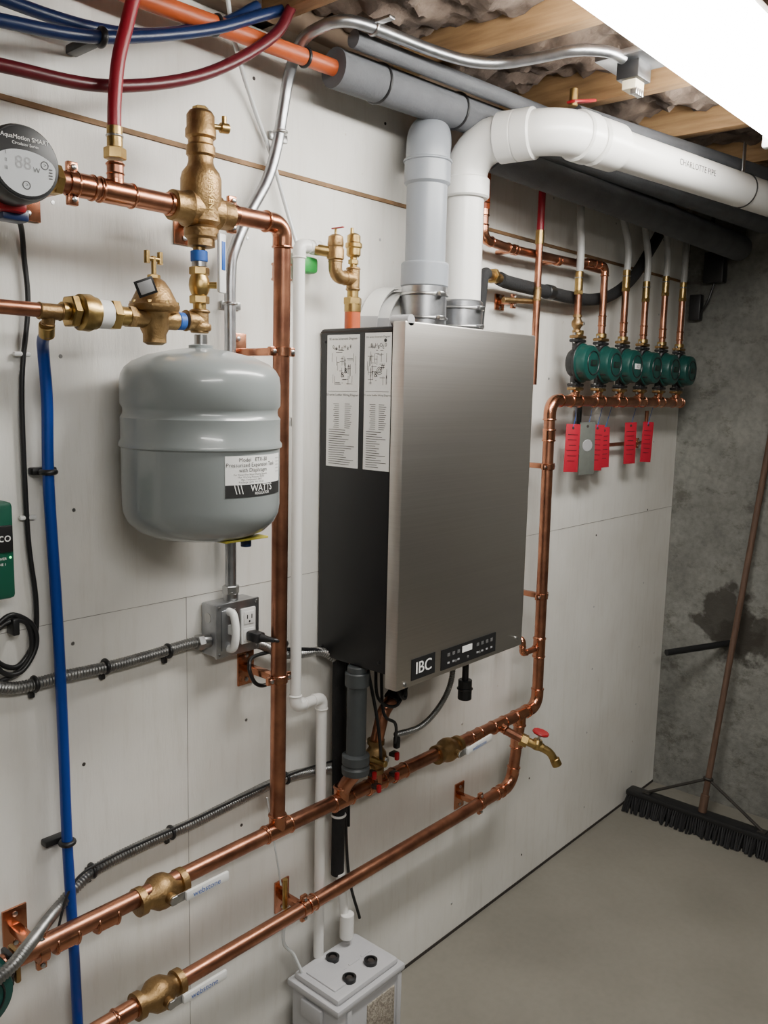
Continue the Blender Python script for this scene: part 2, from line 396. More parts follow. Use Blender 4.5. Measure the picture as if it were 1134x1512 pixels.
zt=2.278; P0=V3((ex,ey,1.86)); P1=V3((ex,ey,zt)); P2=V3((1.83,-.36,zt+.002)); P3=V3((XE-.004,-.66,zt-.022))
p,arcs=fillet([P0,P1,P2,P3],.085,10)
g.tube(p,.0465,PVC,32)
for pts,u,v,A,B in arcs:
    g.tube([A+u*.03]+pts+[B+v*.03],.0520,PVC,32)
    for Q,d in((A,u),(B,v)): g.cyl(Q+d*.000,Q+d*.048,.0585,PVC,32,.004)
dd=(P3-P2).normalized(); q=P2+dd*.12
g.cyl(q,q+dd*.09,.0565,PVC,32,.006)
q=P2+dd*.50
up=V3((0,0,1))
def onp(a,b,q=q):
    w=V3((dd.y,-dd.x,0)).normalized(); an=-.02+b/.047
    return q+dd*a+w*(.0471*cos(an))+up*(.0471*sin(an))
text(g,"CHARLOTTE PIPE",.022,(0,0),None,None,INK,fn=onp)
g.ring(P2+dd*.80,dd,.048,.002,BLK)
for t in(.80,1.3): a=P2+dd*t; g.box(a+V3((0,0,(HC-a.z)/2)),(.02,.003,HC-a.z),GALV,.0005)
g.done()
# ------------------------------------------------------------ expansion tank
tx,ty=.967,-.153
g=G("expansion_tank")
g.lathe([(0,1.394),(.05,1.395),(.090,1.400),(.116,1.411),(.133,1.427),(.1405,1.443),(.1428,1.458),(.1428,1.562),(.1468,1.565),(.1468,1.571),(.1432,1.576),(.1432,1.608),(.1437,1.616),(.1395,1.622),(.1385,1.628),(.1395,1.634),(.1437,1.640),(.1435,1.678),(.1415,1.692),(.135,1.704),(.122,1.715),(.095,1.727),(.05,1.737),(.022,1.741),(.022,1.746),(.014,1.748),(0,1.748)],(tx,ty,0),Z,TANK,96)
g.cyl((tx,ty,1.740),(tx,ty,1.765),.012,STEEL)
def oncyl(a,z,R=.1432): return V3((tx+R*sin(a),ty-R*cos(a),z))
a0,a1=radians(-21),radians(37); n=24
def patch(a0,a1,z0,z1,m,R):
    vs=[oncyl(a0+(a1-a0)*i/n,z,R) for i in range(n+1) for z in(z0,z1)]
    g.add(vs,[(2*i,2*i+2,2*i+3,2*i+1) for i in range(n)],m,True)
patch(a0,a1,1.484,1.556,WHT,.1433); patch(a0,a1,1.484,1.506,INK,.1436)
def lt(s,size,a,z,m): text(g,s,size,(0,0),None,None,m,fn=lambda u,v:oncyl(radians(a)+u/.1439,z+v,.1439))
lt("Model   ETX-30",.0100,2,1.549,INK); lt("Pressurized Expansion Tank",.0100,2,1.540,INK); lt("with Diaphragm",.0100,2,1.531,INK)
for k,s in enumerate(("For Closed Hot Water Heating Systems","Max. Working Pressure 100 PSI","Max. Temperature 240 F","Precharge 12 PSI  Vol. 4.5 Gal")): lt(s,.0046,0,1.5235-k*.0044,INK)
lt("WATTS",.017,10,1.4985,WHT); lt("REGULATOR",.0066,10,1.4895,WHT); lt("\\\\\\",.022,-11,1.497,WHT)
patch(radians(28),radians(35),1.515,1.552,WHT,.1435)
for k in range(5): lt("MADE IN USA",.0028,31.5,1.548-.006*k,INKG)
g.box((tx+.03,ty-.080,1.398),(.10,.03,.004),YTAPE,.001)
g.cyl((tx+.055,ty-.06,1.405),(tx+.055,ty-.06,1.378),.010,DBLUE)
g.done()
# ------------------------------------------------------------ air separator
g=G("air_separator")
sx,sy,sz=.972,-.15,1.982
g.lathe([(.018,1.918),(.024,1.920),(.024,1.932),(.030,1.936),(.031,1.950),(.026,1.955),(.034,1.962),(.034,1.985),(.036,1.99),(.036,2.035),(.033,2.046),(.025,2.056),(.022,2.064),(.022,2.072),(.0255,2.076),(.0255,2.090),(.022,2.094),(.022,2.102),(.0270,2.106),(.0270,2.118),(.0245,2.122),(.0245,2.142),(.020,2.149),(.016,2.151)],(sx,sy,0),Z,BRO,40)
for sg in(-1,1):
    g.lathe([(.031,0),(.032,.02),(.026,.028),(.026,.05),(.023,.052)],(sx+sg*.012,sy,sz),(sg,0,0),BRO,28)
g.hexn((sx,sy,2.147),(sx,sy,2.157),.014,BRA)
g.cyl((sx,sy,2.128),(sx+.05,sy-.012,2.130),.005,BRA,12); g.cyl((sx+.036,sy-.009,2.129),(sx+.052,sy-.012,2.130),.009,BRA,16); g.cyl((sx+.044,sy-.01,2.13),(sx+.044,sy-.01,2.150),.0045,BRA,12)
text(g,"SUPERVENT",.014,(sx-.006,sy-.0368,2.008),-Z,X,BRA)
g.done()
# ------------------------------------------------------------ heating pipes
R=.0172
g=G("copper_heating_pipe")
zu=1.982; yu=-.15
g.run([(XW+.004,yu,zu),(.54,yu,zu)],R)
g.run([(.665,yu,zu),(sx-.03,yu,zu)],R)
g.run([(sx+.03,yu,zu+.004),(1.165,yu,zu+.006),(1.205,-.10,.72)],R,bend=.026)
g.hexn((.648,yu,zu),(.672,yu,zu),.030,BRA); g.cyl((.672,yu,zu),(.70,yu,zu),.021,BRA); g.hexn((.69,yu,zu),(.704,yu,zu),.024,BRA)
g.coupling((.745,yu,zu),X,R,None,.018); g.tee((.802,yu,zu),X,Z,R,None,.034,.012); g.cyl((.90,yu,zu),(.935,yu,zu),.020,COPF)
g.coupling((1.175,-.137,1.90),V3((.04,.05,-1.25)),R,None,.018)
g.bracket((.725,yu,zu),X,R); g.bracket((1.04,yu,zu+.004),X,R)
def ris(z): t=(1.988-z)/(1.988-.72); return V3((1.165+.04*t,-.15+.05*t,z))
for z in(1.745,1.055): g.bracket(ris(z),Z,R)
g.done()
g=G("copper_header_pipe")
yl,zl=-.10,.692; xr=2.298
g.run([(XW+.004,yl,zl-.006),(1.205,yl,.700),(xr,yl,zl),(xr,-.095,1.655),(3.27,-.095,1.652)],R,bend=.04)
g.tee((1.205,yl,.700),X,Z,R,None,.04)
for x in(.78,.70): g.coupling((x,yl,zl-.003),X,R,None,.024)
g.valve((.90,yl,zl-.003),X,R*1.1,lever=(.115,0,.000))
g.valve((1.83,yl,zl),X,R*1.05,lever=(.13,0,.008),hang=(0,-1,0))
for x in(1.41,1.53): g.tee((x,yl,zl+.003),X,Z,R,None,.034)
g.coupling((1.62,yl,zl+.003),X,R)
g.tee((2.08,yl,zl),X,V3((0,-1,-.3)),R,None,.034,.012); g.tee((2.20,yl,zl),X,-Z,R,None,.034)
g.coupling((1.96,yl,zl),X,R)
g.bracket((.655,yl,zl-.005),X,R)
for z in(1.05,1.455): g.bracket((xr,-.098,z),Z,R)
g.tee((xr,-.098,.885),Z,-X,R,None,.034,.010); g.run([(xr-.03,-.098,.885),(2.20,-.098,.885),(2.20,-.098,.93),(2.20,-.012,.93)],.009,bend=.012)
g.coupling((xr,-.096,1.55),Z,R,None,.02); g.bead((3.27,-.095,1.652),X,R,COPF)
PX=[2.446,2.598,2.752,2.908,3.066,3.222]
for x in PX: g.tee((x,-.095,1.654),X,Z,R*.98,None,.032,.013)
g.done()
g=G("copper_return_pipe")
yr,zr=-.08,.455
g.run([(XW+.004,yr,zr),(2.20,yr,zr),(2.205,-.098,.665)],R,bend=.045)
g.valve((.905,yr,zr),X,R*1.1,lever=(.12,0,.000))
for x in(.62,.83): g.coupling((x,yr,zr),X,R)
g.coupling((2.13,yr,zr),X,R,None,.018); g.coupling((2.203,-.09,.60),Z,R,None,.02); g.coupling((1.33,yr,zr),X,R,None,.012)
g.bracket((1.307,yr,zr),X,R); g.bracket((2.03,yr,zr),X,R)
g.cyl((1.275,-.05,.455),(1.275,-.05,.53),.006,BRA); g.done()
# ------------------------------------------------------------ valve, makeup water, blue pex
g=G("tank_isolation_valve")
g.cyl((tx,sy,1.925),(tx,sy,1.885),.011,BRA); g.cyl((tx,sy,1.912),(tx,sy,1.893),.0155,BTAPE); g.cyl((tx,sy,1.90),(tx,sy,1.882),.0135,STEEL)
g.hexn((tx,sy,1.884),(tx,sy,1.870),.018,BRA); g.lathe([(.013,0),(.018,.012),(.019,.02),(.018,.03),(.013,.042)],(tx,sy,1.832),Z,BRA,24)
g.hexn((tx,sy,1.834),(tx,sy,1.820),.018,BRA); g.cyl((tx,sy,1.822),(tx,sy,1.803),.012,BRA)
g.cyl((tx,sy,1.853),(tx+.022,sy-.022,1.853),.006,BRA)
g.box((tx+.030,sy-.026,1.892),(.022,.007,.104),WPL,.003,Matrix.Rotation(radians(20),3,'Z'))
g.box((tx+.031,sy-.0300,1.905),(.011,.002,.050),BTAPE,.001,Matrix.Rotation(radians(20),3,'Z'))
g.lathe([(.019,0),(.021,.003),(.021,.010),(.019,.013)],(tx,sy,1.772),Z,BRO); g.cyl((tx,sy,1.81),(tx,sy,1.768),.0165,BRO)
g.cyl((tx,sy,1.788),(tx-.032,sy,1.788),.0165,BRO); g.bead((tx,sy,1.806),Z,.0165,BRO); g.bead((tx-.03,sy,1.788),X,.0165,BRO)
g.done()
g=G("makeup_water_assembly")
zm=1.786
g.run([(XW+.004,sy,zm-.004),(.70,sy,zm-.002)],.0112)
g.tee((.682,sy,zm-.003),X,V3((0,.35,-1)),.0112,BRO,.02,.009)
g.cyl((.70,sy,zm),(.712,sy,zm),.014,BRA)
g.hexn((.712,sy,zm),(.726,sy,zm),.027,BRA); g.lathe([(.020,0),(.029,.006),(.030,.022),(.026,.030),(.026,.034)],(.726,sy,zm),X,BRA,32)
g.cyl((.758,sy,zm),(.785,sy,zm),.0235,WHT,28); g.hexn((.783,sy,zm),(.800,sy,zm),.026,BRA); g.cyl((.80,sy,zm),(.822,sy,zm),.016,BRA)
g.hexn((.818,sy,zm),(.832,sy,zm),.019,BRO)
px=.872
g.lathe([(.013,-.044),(.020,-.040),(.020,-.026),(.024,-.018),(.024,.004),(.028,.010),(.041,.013),(.043,.018),(.043,.023),(.040,.026),(.036,.034),(.028,.050),(.019,.063),(.011,.068)],(px,sy,zm),Z,BRO,36)
g.cyl((px-.045,sy,zm),(px+.045,sy,zm),.0165,BRO)
for k in range(8):
    a=k*pi/4; g.hexn((px+.038*cos(a),sy+.038*sin(a),zm+.020),(px+.038*cos(a),sy+.038*sin(a),zm+.029),.004,BRA)
g.cyl((px,sy,zm+.06),(px,sy,zm+.105),.0042,BRA,12); g.cyl((px-.014,sy,zm+.100),(px+.014,sy,zm+.100),.004,BRA,12)
for sg in(-1,1): g.cyl((px+sg*.013,sy,zm+.092),(px+sg*.013,sy,zm+.113),.005,BRA,12)
g.hexn((px,sy,zm+.066),(px,sy,zm+.074),.011,BRA)
RT=Matrix.Rotation(radians(-25),3,'Y')@Matrix.Rotation(radians(-30),3,'Z')
g.box((px-.036,sy-.03,zm+.048),(.032,.0015,.028),BLK,.0005,RT); g.box((px-.036,sy-.0312,zm+.048),(.024,.0015,.020),LG,.0005,RT)
g.cyl((px+.04,sy,zm),(px+.07,sy,zm),.011,BRA); g.cyl((px+.046,sy,zm+.0),(px+.060,sy,zm),.0155,BTAPE)
g.done()
g=G("blue_pex_pipe")
bp=catmull([(.690,-.125,1.752),(.708,-.075,1.742),(.724,-.045,1.715),(.731,-.038,1.64),(.730,-.036,1.50),(.738,-.036,1.27),(.742,-.036,1.05),(.744,-.036,.82),(.752,-.036,.55),(.760,-.036,.012)],8)
g.tube(bp,.0098,BLUEP,16); g.cyl((.687,-.130,1.764),(.694,-.115,1.748),.0125,BRA)
for z in(1.52,.83):
    g.box((.733,-.010,z),(.045,.020,.013),BLK,.003); g.ring((.730 if z>1 else .744,-.036,z),Z,.0115,.005,BLK)
g.done()
g=G("red_pex_pipe")
g.cyl((.802,yu,zu+.02),(.802,yu,2.030),.0135,COP); g.bead((.802,yu,2.026),Z,.0135,COPF); g.hexn((.802,yu,2.034),(.802,yu,2.052),.018,BRA); g.cyl((.802,yu,2.05),(.802,yu,2.085),.0125,BRA); g.ring((.802,yu,2.07),Z,.0125,.002,STEEL)
g.tube(catmull([(.802,yu,2.06),(.803,yu,2.12),(.812,yu,2.19),(.832,yu,2.26),(.850,yu-.005,2.34),(.858,yu-.008,2.43)],8),.0112,REDP,16); g.done()
# ------------------------------------------------------------ circulator with round display
g=G("circulator_pump")
cx,cz=.598,1.972
g.lathe([(.0,0),(.050,0),(.052,.004),(.052,.040),(.0495,.046),(.049,.050)],(cx,-.205,cz),(0,-1,0),BLK,48)
g.lathe([(.0475,0),(.0475,.0015),(.046,.002)],(cx,-.2545,cz),(0,-1,0),BLK,48)
pts=[V3((cx+.043*cos(a),-.2572,cz-.004+.040*sin(a)*(1 if sin(a)<0 else .50))) for a in[2*pi*k/40 for k in range(40)]]
g.add(pts,[tuple(range(40))],MID,False)
text(g,"AquaMotion SMART",.0082,(cx,-.2575,cz+.031),X,Z,WHT); text(g,"Circulator Series",.0055,(cx,-.2575,cz+.023),X,Z,WHT)
text(g,"88",.024,(cx-.004,-.2576,cz-.002),X,Z,LG); text(g,"W",.010,(cx+.015,-.2576,cz-.008),X,Z,INKG)
for k in range(3): text(g,"I"*(k+1),.007,(cx-.028,-.2576,cz+.008-.010*k),X,Z,INKG)
for dx,dz in((.027,.001),(.0,-.030)): g.ring((cx+dx,-.2572,cz+dz),Y,.0052,.0008,INKG,20,6); text(g,">",.008,(cx+dx,-.2578,cz+dz),X,Z,INK)
for k in range(4): g.bx(cx+.033,cx+.038,-.2580,-.257,cz-.004-.004*k,cz-.0025-.004*k,INKG,0)
g.lathe([(.040,0),(.042,.01),(.036,.05),(.030,.065)],(cx,-.205,cz),(0,1,0),DBLUE,32)
g.box((cx,-.195,cz-.048),(.05,.03,.022),RED,.006); g.box((cx+.012,-.185,cz-.060),(.04,.03,.018),DBLUE,.004)
g.lathe([(.026,-.045),(.038,-.042),(.038,-.032),(.024,-.030),(.024,.030),(.038,.032),(.038,.042),(.026,.045)],(cx,yu,cz+.008),X,BRO,28)
g.done()
# ------------------------------------------------------------ black cable + relay
g=G("power_cable")
g.tube(catmull([(.622,-.17,1.925),(.66,-.09,1.94),(.70,-.03,1.925),(.712,-.012,1.88),(.717,-.010,1.80),(.702,-.010,1.68),(.700,-.010,1.55),(.703,-.010,1.40),(.712,-.012,1.29),(.705,-.014,1.22),(.672,-.016,1.18),(.635,-.018,1.20),(.628,-.018,1.245),(.662,-.020,1.275),(.700,-.020,1.25),(.704,-.022,1.21),(.675,-.024,1.172),(.64,-.024,1.18),(.622,-.022,1.23),(.650,-.022,1.262),(.69,-.02,1.255),(.695,-.02,1.20),(.66,-.016,1.165),(.61,-.012,1.17),(.55,-.01,1.25),(.52,-.012,1.31)],8),.0045,BLK,10)
g.box((.6655,-.02,1.255),(.012,.028,.03),BLK,.003)
for z in(1.72,1.44): g.box((.704,-.008,z),(.03,.010,.008),WPL,.003)
g.done()
g=G("relay_control_box")
g.bx(.44,.652,-.068,-.002,1.315,1.478,GRN2,.008); g.bx(.45,.648,-.071,-.066,1.395,1.440,BLK,.002)
text(g,"taco",.022,(.625,-.0716,1.420),X,Z,WHT); text(g,"POWER",.006,(.625,-.0716,1.385),X,Z,WHT); text(g,"ZONE 1",.006,(.625,-.0690,1.375),X,Z,WHT)
g.lathe([(.002,0),(.0015,.001)],(.643,-.0685,1.386),(0,-1,0),LED,10); g.done()
# ------------------------------------------------------------ conduits
g=G("steel_conduit")
g.tube(catmull([(1.132,-.030,1.21),(1.132,-.030,1.40),(1.132,-.030,1.75),(1.133,-.030,1.90),(1.146,-.030,1.955),(1.185,-.031,2.03),(1.228,-.032,2.10),(1.252,-.034,2.17),(1.264,-.038,2.24),(1.266,-.055,2.31),(1.262,-.095,2.362),(1.268,-.14,2.380),(1.285,-.190,2.386),(1.34,-.215,2.386),(1.50,-.235,2.386),(1.60,-.262,2.386),(1.655,-.31,2.386),(1.675,-.38,2.386),(1.69,-.47,2.386),(1.735,-.52,2.386),(1.79,-.53,2.386)],10),.0118,GALV,18)
for x,y,z in((1.132,-.03,1.84),(1.26,-.036,2.2)):
    g.ring((x,y,z),Z,.0125,.0035,STEEL); g.box((x+.022,-.004,z),(.05,.005,.016),STEEL,.001)
g.ring((1.345,-.215,2.386),X,.0125,.004,STEEL); g.box((1.345,-.24,2.394),(.016,.05,.006),STEEL,.001)
g.cyl((1.132,-.03,1.222),(1.132,-.03,1.245),.016,STEEL); g.hexn((1.132,-.03,1.238),(1.132,-.03,1.256),.018,STEEL)
g.done()
g=G("electrical_outlet_box")
x0,x1,z0,z1=1.075,1.187,1.112,1.224
g.bx(x0,x1,-.050,-.002,z0,z1,GALV,.004); g.bx(x0-.002,x1+.002,-.056,-.049,z0-.002,z1+.002,GALV,.003)
for xx in(x0+.006,x1-.006):
    for zz in(z0+.006,z1-.006): g.lathe([(.004,0),(.003,.002)],(xx,-.056,zz),(0,-1,0),STEEL,10)
for zz in(z0+.03,z1-.03): g.lathe([(.011,0),(.011,.001),(.009,.001)],(x0,-.025,zz),(-1,0,0),STEEL,16)
g.bx(1.086,1.124,-.059,-.055,1.125,1.212,GALV,.002)
gp=catmull([(1.105,-.056,1.208),(1.105,-.073,1.203),(1.105,-.080,1.168),(1.105,-.073,1.134),(1.105,-.056,1.128)],6)
g.tube(gp,.0085,WPL,14); g.bx(1.101,1.109,-.072,-.055,1.160,1.180,WPL,.002)
g.bx(1.137,1.176,-.060,-.055,1.130,1.208,WPL,.004)
for zc in(1.187,1.150):
    g.bx(1.142,1.171,-.0625,-.058,zc-.014,zc+.014,WPL,.005)
    for dx in(-.006,.006): g.bx(1.1565+dx-.001,1.1565+dx+.001,-.0632,-.062,zc-.002,zc+.007,INK,0)
    g.lathe([(.0025,0),(.002,.0006)],(1.1565,-.0625,zc-.008),(0,-1,0),INK,10)
g.done()
g=G("plug_cord")
g.bx(1.145,1.170,-.100,-.0628,1.138,1.160,BLK,.005); g.lathe([(.009,0),(.006,.02),(.0045,.03)],(1.158,-.098,1.149),(.5,-1,-.1),BLK,14)
g.tube(catmull([(1.160,-.10,1.149),(1.178,-.125,1.145),(1.210,-.12,1.132),(1.225,-.09,1.10),(1.224,-.07,1.05),(1.205,-.06,1.025),(1.178,-.055,1.035),(1.170,-.045,1.07),(1.20,-.03,1.085),(1.30,-.028,1.078),(1.40,-.035,1.055),(1.45,-.05,1.036)],9),.0045,BLK,10)
g.done()
g=G("armoured_conduit")
g.flex([(1.072,-.028,1.146),(1.03,-.022,1.147),(.96,-.020,1.143),(.86,-.020,1.140),(.758,-.020,1.143),(.69,-.020,1.142),(.655,-.020,1.146),(.62,-.022,1.162),(.59,-.022,1.20),(.585,-.022,1.26),(.585,-.025,1.316)],.0115,FLEX)
g.cyl((1.076,-.028,1.146),(1.055,-.026,1.146),.015,STEEL); g.hexn((1.060,-.027,1.146),(1.045,-.026,1.146),.017,STEEL)
for x in(.98,.84,.70): g.ring((x,-.02,1.142),X,.012,.004,BLK); g.box((x,-.006,1.128),(.010,.010,.03),BLK,.002)
g.flex([(1.188,-.030,1.118),(1.22,-.028,1.105),(1.28,-.026,1.072),(1.34,-.026,1.058),(1.40,-.030,1.052),(1.435,-.05,1.030)],.0110,FLEX)
g.done()
g=G("armoured_conduit.001")
g.flex([(1.50,-.026,.735),(1.446,-.024,.741),(1.34,-.022,.760),(1.247,-.022,.764),(1.14,-.022,.758),(1.038,-.022,.752),(.93,-.022,.752),(.816,-.024,.746),(.765,-.028,.730),(.717,-.040,.710),(.665,-.085,.718),(.615,-.135,.732),(.56,-.165,.727),(.45,-.17,.70),(.30,-.17,.69)],.0115,FLEX)
for x,z in((1.30,.763),(.98,.752),(.80,.744)): g.ring((x,-.022,z),X,.012,.004,BLK); g.box((x,-.006,z-.015),(.010,.010,.03),BLK,.002)
g.tube(catmull([(1.50,-.034,.755),(1.35,-.033,.772),(1.20,-.033,.772),(1.0,-.033,.765),(.83,-.034,.762),(.75,-.04,.745),(.70,-.06,.66)],8),.0025,BLK,8)
g.done()
g=G("pvc_discharge_pipe")
g.run([(1.350,-.05,1.978),(1.303,-.05,1.978),(1.303,-.05,.945),(1.388,-.05,.945),(1.388,-.05,.275)],.0128,PVC,bend=.014,fm=PVC)
g.box((1.303,-.018,1.6),(.04,.036,.02),WPL,.004)
g.done()
g=G("relief_valve_assembly")
qx,qy=1.435,-.085
g.cyl((qx,qy,1.808),(qx,qy,1.850),.018,ORP); g.cyl((qx,qy,1.845),(qx,qy,1.865),.019,BRA); g.hexn((qx,qy,1.862),(qx,qy,1.878),.021,BRA); g.cyl((qx,qy,1.875),(qx,qy,1.90),.013,BRA)
g.tee((qx,qy,1.918),Z,-X,.0135,BRO,.026); g.cyl((qx,qy,1.94),(qx,qy,1.975),.008,BRA); g.hexn((qx,qy,1.950),(qx,qy,1.960),.012,BRA)
g.lathe([(.012,1.966),(.016,1.970),(.016,1.984),(.019,1.987),(.019,1.995),(.015,1.998),(.015,2.012),(.010,2.016),(.005,2.018)],(qx,qy,0),Z,BRA,24); g.cyl((qx-.006,qy,2.012),(qx-.006,qy,2.028),.004,BRA,12)
g.run([(qx-.02,qy,1.918),(1.378,qy,1.918),(1.378,qy,1.955)],.0135,BRO,bend=.018,fm=BRO)
g.lathe([(.013,1.950),(.019,1.955),(.019,1.975),(.016,1.980),(.018,1.985),(.016,2.002),(.010,2.006)],(1.378,qy,0),Z,BRO,24); g.cyl((1.378,qy,2.0),(1.378,qy,2.02),.003,BRA,10); g.box((1.378,qy-.006,2.020),(.006,.035,.003),RED,.001)
g.cyl((1.378,qy,1.968),(1.345,-.055,1.974),.012,BRA); g.cyl((1.362,-.05,1.978),(1.340,-.05,1.978),.016,PVC)
g.box((1.345,-.03,1.942),(.045,.03,.035),GRNV,.008)
g.done()
g=G("instruction_papers")
for k,(xx,rr) in enumerate(((1.535,.11),(1.560,.10),(1.590,.095))):
    n=14; vs=[]
    for i in range(n+1):
        a=pi*.5*i/n
        px_=xx+rr*(1-cos(a))*.9; pz_=1.813+rr*sin(a)*1.02; yy=-.010-.014*k
        vs+=[(px_,yy,pz_),(px_+.004,yy-.055,pz_-.002)]
    g.add(vs,[(2*i,2*i+2,2*i+3,2*i+1) for i in range(n)],WHT)
    g.add([(v[0]-.002,v[1]*1.0-.0005,v[2]-.006) for v in vs[:]],[(2*i,2*i+2,2*i+3,2*i+1) for i in range(n)],LG)
g.done()
# ------------------------------------------------------------ below the boiler
g=G("boiler_drop_pipes")
g.cyl((1.425,-.13,1.034),(1.425,-.13,.80),.0235,DGREY,28); g.cyl((1.425,-.13,1.02),(1.425,-.13,.985),.029,DGREY,28)
g.lathe([(.024,0),(.033,.005),(.034,.02),(.029,.026),(.033,.03),(.033,.050),(.024,.055)],(1.425,-.13,.765),Z,DGREY,24)
g.tube([(1.425,-.13,.77),(1.415,-.112,.742),(1.41,-.10,.715)],R,COP,20)
g.tube(catmull([(1.620,-.11,1.020),(1.618,-.11,.96),(1.585,-.11,.915),(1.548,-.11,.885),(1.533,-.11,.85),(1.53,-.10,.80)],8),.0165,COP,18)
g.tube(catmull([(1.620,-.11,1.020),(1.618,-.11,.97),(1.598,-.11,.925),(1.575,-.11,.905)],8),.022,RUB,18)
g.valve((1.53,-.10,.770),Z,.0150)
for x,z in((1.484,.745),(1.568,.768),(1.502,.705),(1.570,.715)): g.box((x,-.138,z),(.011,.010,.020),RED,.003); g.box((x+.006,-.123,z),(.022,.018,.010),DSTEEL,.002)
g.cyl((1.50,-.10,.745),(1.56,-.10,.745),.012,BRO); g.cyl((1.50,-.115,.775),(1.50,-.16,.775),.008,BRA)
g.box((1.575,-.13,.80),(.014,.014,.03),BLK,.003)
g.done()
g=G("sensor_conduit")
g.flex([(1.79,-.12,1.018),(1.80,-.13,.96),(1.785,-.135,.90),(1.74,-.135,.85),(1.67,-.13,.815),(1.58,-.12,.815)],.008,FLEX,.005,12)
for pts in ([(1.50,-.12,1.02),(1.49,-.14,.94),(1.55,-.15,.91),(1.60,-.14,.98),(1.62,-.12,1.02)],[(1.47,-.12,1.02),(1.475,-.15,.90),(1.49,-.15,.82),(1.505,-.14,.78)],[(1.52,-.12,1.02),(1.51,-.14,.90),(1.55,-.145,.86),(1.57,-.13,.80)],[(1.56,-.13,1.02),(1.54,-.16,.95),(1.57,-.16,.93),(1.59,-.13,1.02)]):
    g.tube(catmull(pts,8),.0040,BLK,8)
g.done()
g=G("insulated_drain_pipe")
g.tube(catmull([(1.452,-.045,1.034),(1.452,-.045,.90),(1.456,-.045,.70),(1.462,-.040,.58),(1.466,-.036,.455)],8),.0165,RUB,18)
g.cyl((1.466,-.045,.46),(1.468,-.070,.30),.0115,PVC); g.cyl((1.468,-.070,.36),(1.468,-.070,.295),.018,PVC); g.ring((1.466,-.05,.44),Z,.013,.003,STEEL)
g.ring((1.458,-.044,.62),Z,.017,.003,WPL)
g.tube(catmull([(1.500,-.012,1.036),(1.512,-.012,.80),(1.520,-.012,.55),(1.535,-.014,.40),(1.56,-.03,.285)],8),.004,BLK,8)
g.tube(catmull([(1.512,-.012,1.036),(1.524,-.012,.80),(1.530,-.012,.55)],8),.004,BLK,8)
g.done()
g=G("clear_drain_tube")
g.tube(catmull([(1.315,-.04,1.96),(1.29,-.02,2.06),(1.25,-.016,2.16),(1.20,-.016,2.25),(1.13,-.05,2.33),(1.10,-.06,2.42)],8),.0045,CLEAR,10)
g.tube(catmull([(1.275,-.055,.455),(1.262,-.060,.38),(1.300,-.06,.32),(1.33,-.08,.2),(1.28,-.10,.10)],8),.004,CLEAR,10)
g.tube([(1.235,-.03,.74),(1.262,-.05,.52)],.002,CLEAR,6)
g.done()
g=G("hose_bib")
g.cyl((2.08,-.115,.685),(2.115,-.165,.655),.0125,COP); g.hexn((2.110,-.16,.658),(2.122,-.178,.650),.019,BRA)
g.cyl((2.12,-.175,.652),(2.15,-.215,.633),.013,BRA); g.lathe([(.014,0),(.019,.01),(.018,.02),(.012,.03)],(2.14,-.195,.628),(.2,-.2,1),BRA,20)
g.tube(catmull([(2.15,-.21,.633),(2.165,-.23,.618),(2.175,-.245,.590)],5),.012,BRA,16); g.cyl((2.173,-.242,.600),(2.178,-.25,.580),.015,BRA)
g.cyl((2.145,-.20,.650),(2.149,-.204,.678),.004,STEEL,10); g.lathe([(.006,0),(.024,.002),(.026,.006),(.024,.010),(.006,.008)],(2.149,-.204,.672),(.15,-.2,1),RED,10)
g.done()
# ------------------------------------------------------------ zone circulators
def pump_body(g,x,y,z,i=0,ax='Z'):
    g.lathe([(.0,0),(.040,0),(.043,.004),(.043,.026),(.038,.030)],(x,y+.018,z),(0,-1,0),BLK,32)
    for sg in(-1,1):
        if ax=='Z':
            g.cyl((x,y,z+sg*.035),(x,y,z+sg*.072),.017,BLK)
            g.box((x,y,z+sg*.068),(.056,.032,.010),BLK,.004); g.box((x,y,z+sg*.080),(.056,.032,.010),BRO,.004)
            for dx in(-.021,.021): g.hexn((x+dx,y,z+sg*.060),(x+dx,y,z+sg*.092),.005,STEEL)
        else:
            g.cyl((x+sg*.035,y,z),(x+sg*.072,y,z),.020,BLK)
            g.box((x+sg*.068,y,z),(.010,.032,.060),BLK,.004); g.box((x+sg*.080,y,z),(.010,.032,.060),BRO,.004)
    g.lathe([(.040,0),(.058,.002),(.060,.006),(.060,.012),(.055,.014),(.055,.034),(.052,.042),(.040,.046),(.0,.047)],(x,y-.012,z),(0,-1,0),GRN,40)
    g.lathe([(.0605,0),(.0615,.001),(.0615,.005),(.0605,.006)],(x,y-.016,z),(0,-1,0),BLK,40)
    g.ring((x,y-.0585,z),Y,.036,.0020,BLK,32,6); g.box((x,y-.060,z),(.040,.0015,.018),WHT if i==2 else BLK,.0005)
    text(g,"007",.016,(x,y-.0612,z),X,Z,INK if i==2 else GRN2)
    g.box((x-.035,y-.030,z-.005),(.022,.036,.060),BLK,.004)
tops=[2.04,2.075,2.08,2.06,2.095,2.09]
